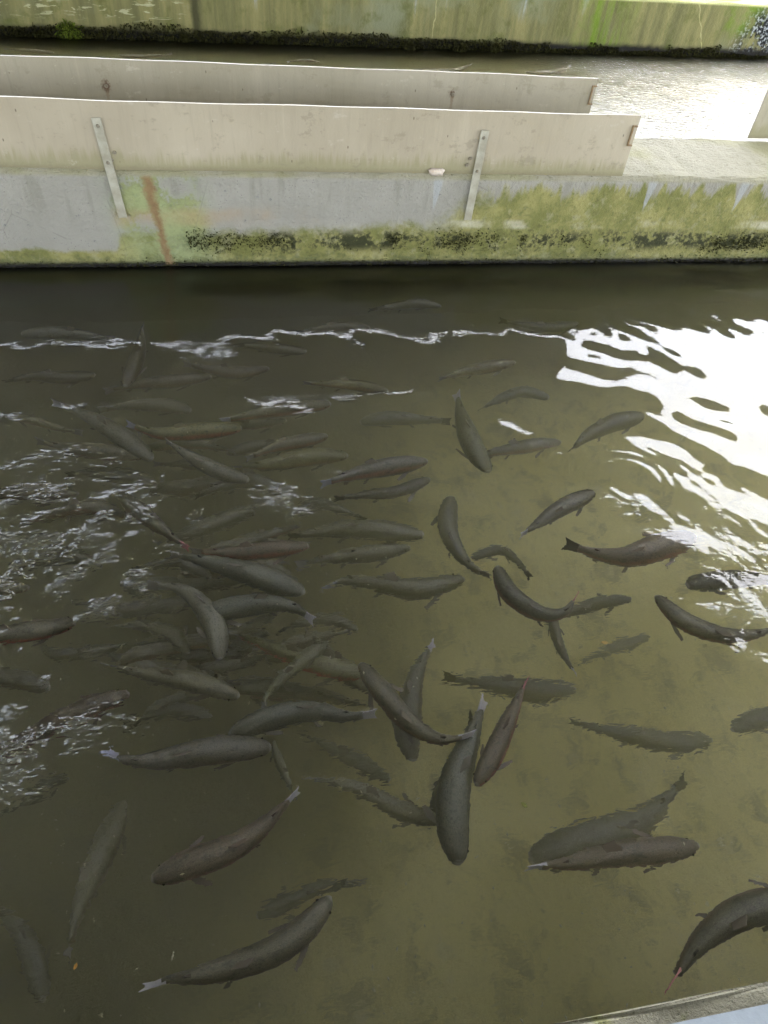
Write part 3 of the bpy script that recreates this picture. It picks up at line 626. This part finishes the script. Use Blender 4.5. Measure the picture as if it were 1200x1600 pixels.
FISH = [
 # points head to tail, depth, back, tail, pink, label
 ([(425,1167),(340,1172),(250,1187),(200,1188),(163,1172)], -.03,'mauve','b',.1,'smooth mauve grey trout lying level just left of centre, below the blue grey one'),
 ([(357,1148),(420,1122),(490,1112),(545,1120),(590,1115)], -.07,'slate','w',.0,'blue grey trout with a white tail right above the level mauve trout'),
 ([(513,1003),(470,1035),(435,1065),(415,1090),(412,1112)], -.12,'green','g',.1,'green speckled trout slanting across the red sided one, tail down at the blue grey trout'),
 ([(578,1054),(520,1044),(460,1025),(400,1003),(355,985)], -.17,'yellow','g',1.0,'yellow green trout with a bright red side, crossed by the green speckled trout'),
 ([(562,1036),(600,1085),(640,1130),(690,1155),(744,1147)], -.05,'brown','w',.15,'large grey brown trout in the centre with a white tail bent to the right'),
 ([(643,1188),(636,1140),(642,1085),(658,1035),(679,1002)], -.16,'dark','w',.1,'dark trout passing under the large central one, white tail tip pointing up'),
 ([(718,1352),(708,1290),(712,1220),(737,1150),(758,1090)], -.08,'slate','w',.0,'long dark grey trout swimming straight down right of centre, pale snout lowest'),
 ([(676,1290),(692,1240),(716,1192),(732,1150),(740,1115)], -.20,'dark','d',.2,'dark trout mostly hidden under the long grey one that swims down'),
 ([(743,1227),(768,1185),(793,1130),(810,1092),(824,1060)], -.04,'red','p',.5,'reddish brown trout with a pink tail tip beside the long grey one'),
 ([(902,1076),(840,1080),(780,1072),(730,1065),(688,1058)], -.32,'dark','d',.0,'faint dark trout deep in the water behind the pink tail tip'),
 ([(776,884),(795,925),(840,957),(880,957),(902,929)], -.04,'dark','p',.25,'dark brown trout bent in an arc with a small pink tail, right of centre'),
 ([(988,937),(940,942),(895,955),(850,972)], -.20,'dark','d',.0,'dim green trout pointing right just behind the arched pink tailed one'),
 ([(862,955),(870,995),(884,1028),(902,1056)], -.15,'dark','w',.0,'dark trout hanging down below the arched one, pale flecked tail'),
 ([(1012,992),(970,1008),(930,1025),(900,1040)], -.42,'olive','d',.0,'very faint small trout near the bottom beside a yellow leaf bit'),
 ([(1024,930),(1065,968),(1120,990),(1170,992),(1222,978)], -.03,'brown','d',.3,'sharp brown speckled trout at the right edge with its head up left'),
 ([(1087,838),(1030,855),(980,870),(930,866),(880,849)], -.06,'red','d',.3,'reddish brown trout under the edge of the white sky reflection'),
 ([(1072,914),(1130,906),(1180,905),(1250,912)], -.06,'dark','d',.0,'dark trout cut by the right edge above the sharp speckled one'),
 ([(930,768),(880,792),(845,815),(812,838)], -.05,'mauve','w',.0,'grey trout with pale tail corners below the sky reflection'),
 ([(736,872),(780,860),(806,875),(830,904)], -.20,'dark','d',.0,'dark trout with a small black forked tail above the arched one'),
 ([(704,776),(699,822),(716,862),(740,888),(768,902)], -.16,'dark','g',.0,'thin dark trout curved like a bow with one white fin, above centre right'),
 ([(764,738),(742,702),(724,660),(716,628),(712,612)], -.10,'green','w',.0,'olive trout pointing down at the upper centre with a pale thin tail'),
 ([(806,566),(760,574),(720,582),(684,594)], -.06,'tan','g',.1,'tan trout under the boards\' mirrored edge, right of the upper centre'),
 ([(607,612),(555,602),(510,600),(472,598)], -.05,'yellow','g',.2,'yellowish trout at the upper centre close under the bright reflection line'),
 ([(518,631),(465,637),(410,645),(343,658)], -.05,'tan','w',.35,'pinkish olive trout with a white tail edge at upper left of centre'),
 ([(379,668),(320,672),(260,678),(225,672),(196,661)], -.02,'yellow','b',.6,'sharp olive trout with pink side and round blue grey tail, upper left'),
 ([(389,751),(345,738),(300,715),(258,688)], -.03,'grey','g',.0,'plain grey trout slanting down right below the sharp olive one'),
 ([(238,718),(190,682),(140,652),(80,628)], -.08,'grey','g',.0,'grey trout slanting down from the upper left, nose under the olive trout'),
 ([(228,712),(170,706),(110,700),(54,688)], -.11,'brown','g',.2,'brown trout lying level at the left below the slanting grey one'),
 ([(186,770),(230,808),(262,834),(296,858)], -.05,'dark','p',.1,'dark trout at the left with a pink and white tail fin'),
 ([(483,852),(430,858),(370,864),(296,862)], -.02,'red','g',.4,'reddish brown trout with pale fin lying level at left of centre'),
 ([(476,926),(420,906),(370,890),(310,874),(264,866)], -.06,'slate','g',.0,'slate grey trout slanting right below the level reddish brown one'),
 ([(344,1032),(338,985),(318,950),(284,922),(226,914)], -.05,'pale','g',.0,'pale grey trout bent like a hook, head pointing down, left of centre'),
 ([(306,964),(360,950),(420,943),(462,950),(492,972)], -.03,'slate','w',.0,'slim dark grey trout lying across the pale hooked one, white tail'),
 ([(375,1088),(320,1070),(270,1058),(215,1050),(160,1037)], -.08,'tan','g',.1,'tan trout pointing right with a notched back, left of centre'),
 ([(120,972),(70,983),(15,990),(-40,992),(-95,988)], -.03,'brown','g',.9,'brown trout with a pink side at the left edge'),
 ([(202,1083),(140,1105),(80,1132),(20,1166),(-30,1192)], -.06,'red','g',.4,'reddish trout rising from the left edge under rippled water'),
 ([(45,918),(0,916),(-50,912),(-110,905)], -.08,'tan','g',.2,'short visible head of a tan trout at the left edge among sparkles'),
 ([(192,1250),(168,1310),(142,1370),(118,1440),(104,1500)], -.26,'tan','g',.1,'large faint grey trout pointing up in the lower left'),
 ([(68,1562),(58,1515),(30,1455),(-20,1400)], -.30,'dark','g',.0,'dim dark trout in the bottom left corner'),
 ([(236,1374),(290,1352),(350,1330),(400,1300),(440,1262),(469,1233)], -.03,'red','w',.3,'reddish brown trout with a long white tail tip, lower left of centre'),
 ([(518,1402),(480,1447),(430,1485),(370,1508),(300,1525),(262,1531),(219,1543)], -.04,'brown','w',.1,'biggest grey brown trout near the bottom, white tail to the left'),
 ([(398,1432),(450,1412),(505,1388),(572,1376)], -.30,'dark','g',.0,'deep shadowy trout above the biggest one near the bottom'),
 ([(610,1217),(570,1195),(520,1168),(468,1148)], -.28,'olive','d',.0,'dull olive trout deep in the water right of the mauve one'),
 ([(428,1158),(438,1192),(452,1224),(463,1250)], -.14,'green','g',.0,'small dark green trout with a pale forked tail below the mauve one'),
 ([(694,1284),(640,1270),(590,1246),(540,1226),(474,1216)], -.20,'tan','g',.0,'faint speckled trout whose head ends at the long grey trout'),
 ([(1110,1156),(1050,1160),(990,1150),(930,1138),(886,1127)], -.32,'dark','d',.0,'dark green trout lying deep at the right, alone above the empty floor'),
 ([(1142,1142),(1180,1126),(1230,1106),(1290,1080)], -.25,'dark','d',.0,'dark head of a trout cut off at the right edge, above the bare floor'),
 ([(828,1346),(900,1320),(970,1300),(1020,1270),(1046,1243),(1070,1214)], -.28,'dark','d',.0,'blackish green trout lower right with its tail curved up'),
 ([(1092,1320),(1030,1328),(960,1335),(890,1348),(852,1352),(820,1358)], -.09,'red','w',.25,'reddish brown trout in front of the blackish green one, lower right'),
 ([(1300,1425),(1230,1412),(1160,1425),(1110,1457),(1075,1495),(1040,1550)], -.04,'black','p',.1,'nearly black trout with a pink tail by the bottom right curb'),
 ([(725,902),(660,920),(600,914),(545,908),(500,922)], -.18,'olive','b',.0,'faint olive trout in the middle with a clear blue grey tail'),
 ([(642,855),(590,864),(545,868),(505,875),(460,886)], -.15,'olive','g',.0,'olive trout in the middle above the one with a blue grey tail'),
 ([(664,836),(600,829),(545,826),(490,832),(446,838)], -.22,'olive','d',.0,'dim olive trout farthest back of the three level ones in the middle'),
 ([(668,720),(615,728),(565,738),(500,757)], -.05,'mauve','b',.3,'mauve trout with one raised pale tail, upper centre'),
 ([(672,748),(620,768),(570,772),(520,778)], -.16,'mauve','d',.1,'shadowy mauve trout just below the one with a raised tail'),
 ([(513,681),(470,690),(425,700),(385,718)], -.12,'brown','g',.3,'brown trout at the upper centre left with a pale snout'),
 ([(545,712),(490,713),(430,724),(362,732)], -.16,'yellow','g',.2,'mottled yellow brown trout below the pale snouted brown one'),
 ([(398,793),(345,814),(292,836),(238,852)], -.24,'olive','g',.0,'faint olive trout slanting up right at left of centre'),
 ([(122,772),(60,766),(0,770),(-60,780)], -.10,'brown','g',.2,'brown trout at the left edge above the densest sparkles'),
 ([(202,806),(145,792),(90,800),(30,824)], -.12,'brown','g',.3,'dull brown trout under the dense sparkles at the left'),
 ([(294,1022),(272,992),(230,976),(165,976)], -.18,'olive','g',.1,'faint curved trout left of the pale hooked one'),
 ([(78,1078),(30,1062),(-30,1050),(-90,1045)], -.14,'dark','g',.1,'dark trout at the left edge between pink and reddish ones'),
 ([(32,522),(90,520),(135,524),(182,530)], -.04,'pale','g',.0,'pale grey trout close under the divider wall at far left'),
 ([(196,604),(210,570),(219,540),(222,506)], -.07,'brown','g',.1,'brown trout at upper left with its tail pointing to the wall'),
 ([(577,512),(540,510),(500,514),(462,520)], -.07,'brown','d',.2,'dim brown trout near the divider wall at the upper centre'),
 ([(690,478),(650,474),(610,480),(575,486)], -.08,'dark','d',.0,'barely visible dark trout right under the divider wall'),
 ([(876,690),(830,697),(780,704),(735,716)], -.20,'mauve','d',.2,'faint mauve trout between the pointing down olive one and the sky reflection'),
 ([(1006,648),(960,660),(920,680),(890,705)], -.16,'dark','d',.0,'dark trout under the left fringe of the sky reflection'),
 ([(330,588),(270,596),(220,600),(160,612)], -.10,'brown','g',.1,'dim brown trout under the broken bright line at upper left'),
 ([(560,660),(610,652),(660,655),(705,660)], -.30,'slate','d',.0,'deep slate trout in the grey water of the upper centre'),
 ([(330,905),(290,880),(250,878),(205,890)], -.14,'dark','d',.0,'dark trout behind the slate one at left of centre'),
 ([(560,985),(520,968),(470,975),(430,990)], -.26,'olive','d',.0,'deep olive trout above the red sided one'),
 ([(300,640),(250,632),(200,634),(150,642)], -.16,'brown','d',.1,'faint brown trout just above the sharp olive one with a round tail'),
 ([(150,585),(100,590),(55,588),(5,596)], -.14,'dark','d',.0,'faint dark trout at far left under the bright reflection line'),
 ([(420,575),(370,582),(330,578),(285,570)], -.15,'brown','g',.1,'dim brown trout under the bright line, left of the upper centre'),
 ([(5,650),(45,655),(90,668),(130,676)], -.15,'tan','g',.2,'dim tan trout at the left edge above the level brown one'),
 ([(440,770),(400,752),(350,760),(300,775)], -.20,'dark','d',.0,'dark trout below the plain grey one, pointing right'),
 ([(245,760),(205,745),(150,738),(100,742)], -.20,'dark','d',.0,'dark trout between the level brown one and the pink white tailed one'),
 ([(460,800),(490,785),(530,795),(575,812)], -.24,'olive','d',.0,'dull olive trout above the three level ones in the middle'),
 ([(150,880),(110,868),(60,872),(10,884)], -.16,'dark','g',.0,'dark trout among the left sparkles, above the pink sided one'),
 ([(255,935),(210,950),(160,948),(110,940)], -.20,'brown','d',.1,'dull brown trout left of the pale hooked one, under sparkles'),
 ([(60,1010),(110,1022),(160,1018),(205,1005)], -.22,'dark','d',.0,'dark trout facing left below the pink sided one'),
 ([(420,985),(375,1012),(330,1040),(300,1060)], -.26,'dark','d',.0,'dark deep trout under the head of the pale hooked one'),
 ([(330,1120),(280,1110),(235,1118),(190,1130)], -.26,'dark','d',.0,'dark deep trout between the tan notched one and the mauve one'),
 ([(110,1215),(70,1225),(30,1245),(-15,1275)], -.24,'dark','d',.0,'dark deep trout at the left edge below the reddish one'),
 ([(860,620),(820,610),(785,622),(750,640)], -.24,'slate','d',.0,'dim slate trout left of the sky reflection, upper right of centre'),
 ([(480,548),(440,545),(400,540),(355,538)], -.12,'dark','d',.0,'dim dark trout behind the bright line near the divider wall'),
 ([(905,505),(860,512),(820,508),(780,500)], -.14,'dark','d',.0,'dim dark trout near the divider wall left of the sky reflection'),
]
for (pts, z, bk, tl, pk_, lab) in FISH:
    if np.mean([p[1] for p in pts]) < 650: z -= .06
    trout(pts, min(z * 1.35 - .02, -.075), T[bk], W_[tl], pk_, lab, roll=random.uniform(-.22, .22), dz=random.uniform(-.03, .03), fat=random.uniform(.88, 1.2))
MARKS = [('sharp olive pink sided trout', 290, 672), ('plain grey slanting trout', 325, 722), ('level reddish brown trout', 390, 858), ('slate grey slanting trout', 370, 890), ('pale hooked trout', 318, 955),
         ('tan notched trout', 270, 1058), ('mauve grey trout', 300, 1178), ('blue grey white tailed trout', 475, 1118), ('green speckled trout', 455, 1050), ('pink sided trout at the left edge', 40, 985),
         ('reddish trout rising from the left edge', 90, 1130), ('pink and white tail of the dark trout', 285, 850), ('blue grey tail in the middle', 505, 918), ('raised pale tail of the mauve trout', 505, 752), ('brown trout at the left edge', 60, 766)]
used = set(); tries = 0
while len(used) < 24 and tries < 400:                 # bodies lost in the murk below the crowded left side
    tries += 1
    px, py = random.uniform(0, 600), random.uniform(640, 1130); hd = random.choice([0, math.pi]); a = hd + random.gauss(0, .40); Lp = random.uniform(130, 190) * (.55 + py / 1900); cv = random.uniform(-.35, .35)
    tone = random.choice(['dark', 'brown', 'olive', 'slate', 'tan'])
    nm_, mx_, my_ = min(MARKS, key=lambda m: math.hypot(m[1] - px, m[2] - py)); dx, dy = px - mx_, py - my_
    side = ('right of' if dx > 0 else 'left of') if abs(dx) > abs(dy) * 1.3 else ('below' if dy > 0 else 'above')
    lab = 'blurred %s trout facing %s, deep in the murk %s the %s' % (tone, 'left' if hd == 0 else 'right', side, nm_)
    key = (side, nm_)
    if key in used or len(lab.split()) > 16: continue
    used.add(key)
    pts = [(px + Lp * (t - .5) * math.cos(a + cv * t), py + .72 * Lp * (t - .5) * math.sin(a + cv * t)) for t in (0, .33, .66, 1)]
    trout(pts, random.uniform(-.42, -.27), T[tone], W_['g'], random.uniform(0, .3), lab, roll=random.uniform(-.3, .3), dz=random.uniform(-.04, .04), group='blurred trout deep under the left shoal', fat=random.uniform(.9, 1.15))
FAR_FISH = [
 ([(350,104),(385,104),(415,101),(432,98)], -.12,'dark','g',.1,'pale trout in the rear raceway, third from the left'),
 ([(85,82),(55,80),(30,78),(5,76)], -.10,'brown','g',.2,'dim trout in the rear raceway near the top left corner'),
 ([(185,86),(215,88),(245,87),(270,84)], -.10,'brown','g',.2,'dim trout in the rear raceway, second from the left'),
 ([(640,110),(680,112),(712,110),(738,100)], -.10,'brown','w',.1,'trout in the rear raceway with a white tail breaking the surface, mid width'),
 ([(820,114),(850,114),(872,111),(892,102)], -.10,'brown','w',.1,'trout in the rear raceway with a pale tail, left of the white water'),
 ([(500,97),(480,94),(462,95),(448,97)], -.06,'brown','w',.2,'pale trout in the rear raceway beside the small sparkles'),
]
for (pts, z, bk, tl, pk_, lab) in FAR_FISH:
    trout(pts, z * 1.35, T[bk], W_[tl], pk_, lab, group='trout in the rear raceway', fat=1.0)

# ------------------------------------------------------------------ moss fringes, debris
def m_moss(name, a, b):
    g = G(name); c = g.coord('Object'); n = g.noise(c, 12, 4, .6); n2 = g.noise(c, 90, 2, .5)
    return g.bsdf(g.mix(g.step(n * .5 + n2 * .5, .35, .65), a, b), .95, None, .1)
M_MOSS_D = m_moss('dark_moss', srgb(30, 28, 16), srgb(58, 58, 26)); M_MOSS_G = m_moss('green_moss', srgb(52, 66, 18), srgb(104, 116, 40))
def leaves(name, P, Nrm, size, mat, label, drop=.3, sy=1.0):
    """thousands of leaf-sized blades standing off a wall"""
    V = []; Fc = []
    for (p, nn, s) in zip(P, Nrm, size):
        d = np.array(nn) + rng.normal(0, .45, 3) + np.array([0, 0, -drop]); d /= np.linalg.norm(d)
        sd = np.cross(d, rng.normal(0, 1, 3)); sd /= np.linalg.norm(sd)
        k = len(V); V += [p - sd * s * .22, p + sd * s * .22, p + d * s * .7 + sd * s * .16, p + d * s, p + d * s * .7 - sd * s * .16]; Fc.append((k, k + 1, k + 2, k + 3, k + 4))
    o = mesh(name, V, Fc, mat); tag(o, label, 'moss', kind='stuff'); return o
cR, sR = math.cos(FAR_ROT), math.sin(FAR_ROT)
def farp(x, z, off=0.0): return np.array([x * cR + off * sR, Y_FAR + x * sR - off * cR, z])
P = []; Nn = []; Sz = []
for i in range(9000):
    x = rng.uniform(-3.0, 7.0); hgt = .05 + .06 * float(fbm(np.array([x]), np.array([0.0]), 5, 2.3, 4)[0]) ** 1.5 * 2
    if x > 3.2 and fbm(np.array([x]), np.array([3.0]), 8, 2.0, 3)[0] < .5: hgt *= .35
    P.append(farp(x, rng.uniform(0, 1) ** 1.3 * hgt)); Nn.append((sR * 0, -1, .1)); Sz.append(rng.uniform(.015, .04))
leaves('moss', P, Nn, Sz, M_MOSS_D, 'black moss fringe along the waterline of the far wall')
cl = []
for (px, py, r_) in ((110, 44, .10), (35, 50, .05), (68, 50, .045), (290, 58, .045), (375, 66, .04), (425, 66, .05), (640, 72, .04), (775, 74, .05), (720, 76, .04)):
    d = aty(px, py, Y_FAR + .02); P = []; Nn = []; Sz = []
    for i in range(int(6500 * r_)):
        v = rng.normal(0, 1, 3); v /= np.linalg.norm(v); v[1] = -abs(v[1]); q = d + v * r_ * np.array([1.25, .6, .8]) * rng.uniform(.3, 1)
        q[1] = min(q[1], farp(q[0], 0)[1] - .004)
        P.append(q); Nn.append(v); Sz.append(rng.uniform(.015, .035))
    cl.append((P, Nn, Sz))
for i, (P, Nn, Sz) in enumerate(cl):
    o = leaves('moss_clump', P, Nn, Sz, M_MOSS_G if i == 0 else M_MOSS_D, None); del o['kind']
    tag(o, ['round dark green moss tuft on the far wall near the top left', 'small dark moss tuft at the far left of the far waterline', 'small dark moss tuft just left of the round green one', 'dark moss tuft right beside the vertical joint of the far wall',
            'small dark moss tuft above the first sparkles on the far waterline', 'wider dark moss tuft above the sparkles on the far waterline', 'dark moss tuft on the far waterline near the middle of the frame', 'wide dark moss tuft right of the middle on the far waterline', 'low dark moss tuft beside the wide one on the far waterline'][i], 'moss', 'moss tufts on the far wall')
P = []; Nn = []; Sz = []
xx = rng.uniform(-1.8, 4.2, 60000); zz = rng.uniform(.0, .22, 60000)
dens = fbm(xx, zz, 14, 6, 4); band = np.exp(-((zz - .13 - .05 * (fbm(xx, xx * 0, 15, 1.4, 2) - .5)) / .045) ** 2) * (xx > -.3) * np.clip((dens - .46) * 6, 0, 1) + np.exp(-(zz / .022) ** 2) * .8
keep = rng.random(60000) < band * .55
for x, z in zip(xx[keep], zz[keep]):
    P.append(np.array([x, Y_DIV + .002, z])); Nn.append((0, -1, .2)); Sz.append(rng.uniform(.007, .018))
leaves('moss', P, Nn, Sz, M_MOSS_D, 'dark short moss in a band low on the divider wall', .2)
# flakes and crumbs drifting in the water
M_FLAKE = m_plain('pale_flake', srgb(196, 190, 150), srgb(222, 216, 186), 80, .8, .001, .2)
V = []; Fc = []
for i in range(420):
    px, py = rng.uniform(0, 1200), rng.uniform(560, 1600); z = rng.choice([-.01, -.1, -.25, Z_FLOOR + .01], p=[.3, .2, .2, .3]); p = atz(px, py, z)
    if p[1] < Y_NEAR + .02: continue
    s = rng.uniform(.0012, .0032) * (1.0 if z > -.2 else 1.6); a = rng.uniform(0, 3.14); k = len(V); e = rng.uniform(1, 2.6)
    ax = np.array([math.cos(a), math.sin(a), 0]) * s * e; ay = np.array([-math.sin(a), math.cos(a), 0]) * s; up = np.array([0, 0, s * .5])
    V += [p + ax, p + ay, p - ax, p - ay, p + up, p - up]; Fc += [(k, k + 1, k + 4), (k + 1, k + 2, k + 4), (k + 2, k + 3, k + 4), (k + 3, k, k + 4), (k + 1, k, k + 5), (k + 2, k + 1, k + 5), (k + 3, k + 2, k + 5), (k, k + 3, k + 5)]
tag(mesh('food_crumbs', V, Fc, M_FLAKE), 'tiny pale crumbs drifting in the near raceway', 'crumbs', kind='stuff')
def leaf(px, py, z, L, ang, col, label):
    p = atz(px, py, z); c_, s_ = math.cos(ang), math.sin(ang); pts = [(-.5, 0), (-.25, .22), (.1, .28), (.5, .03), (.15, -.25), (-.2, -.2)]
    Vt = [(L * (u * c_ - v * s_), L * (u * s_ + v * c_), .0012 + .12 * L * u * u) for u, v in pts]; Vb = [(a, b, c - .0012) for a, b, c in Vt]; n = len(pts)
    Fc = [tuple(range(n)), tuple(range(2 * n - 1, n - 1, -1))] + [(i, i + n, (i + 1) % n + n, (i + 1) % n) for i in range(n)]
    o = mesh('leaf_bit', Vt + Vb, Fc, m_plain('leaf_' + label.split()[0], col, tuple(min(1, q * 1.2) for q in col), 90, .7, .001, .2), loc=p); tag(o, label, 'leaf', 'leaf bits in the near raceway')
leaf(118, 1510, -.02, .016, 1.2, srgb(214, 160, 82), 'orange leaf bit floating in the lower left')
leaf(945, 1004, -.02, .026, -.2, srgb(216, 186, 116), 'yellow leaf bit right of centre by the faint small trout')
leaf(819, 1258, -.02, .022, -.8, srgb(164, 166, 92), 'green leaf bit between the reddish and the blackish trout')
leaf(908, 1010, -.3, .022, .3, srgb(186, 176, 128), 'dull beige leaf bit left of the yellow one')
leaf(1102, 1010, -.2, .026, .5, srgb(176, 166, 120), 'dull straw leaf bit below the sharp speckled trout at right')
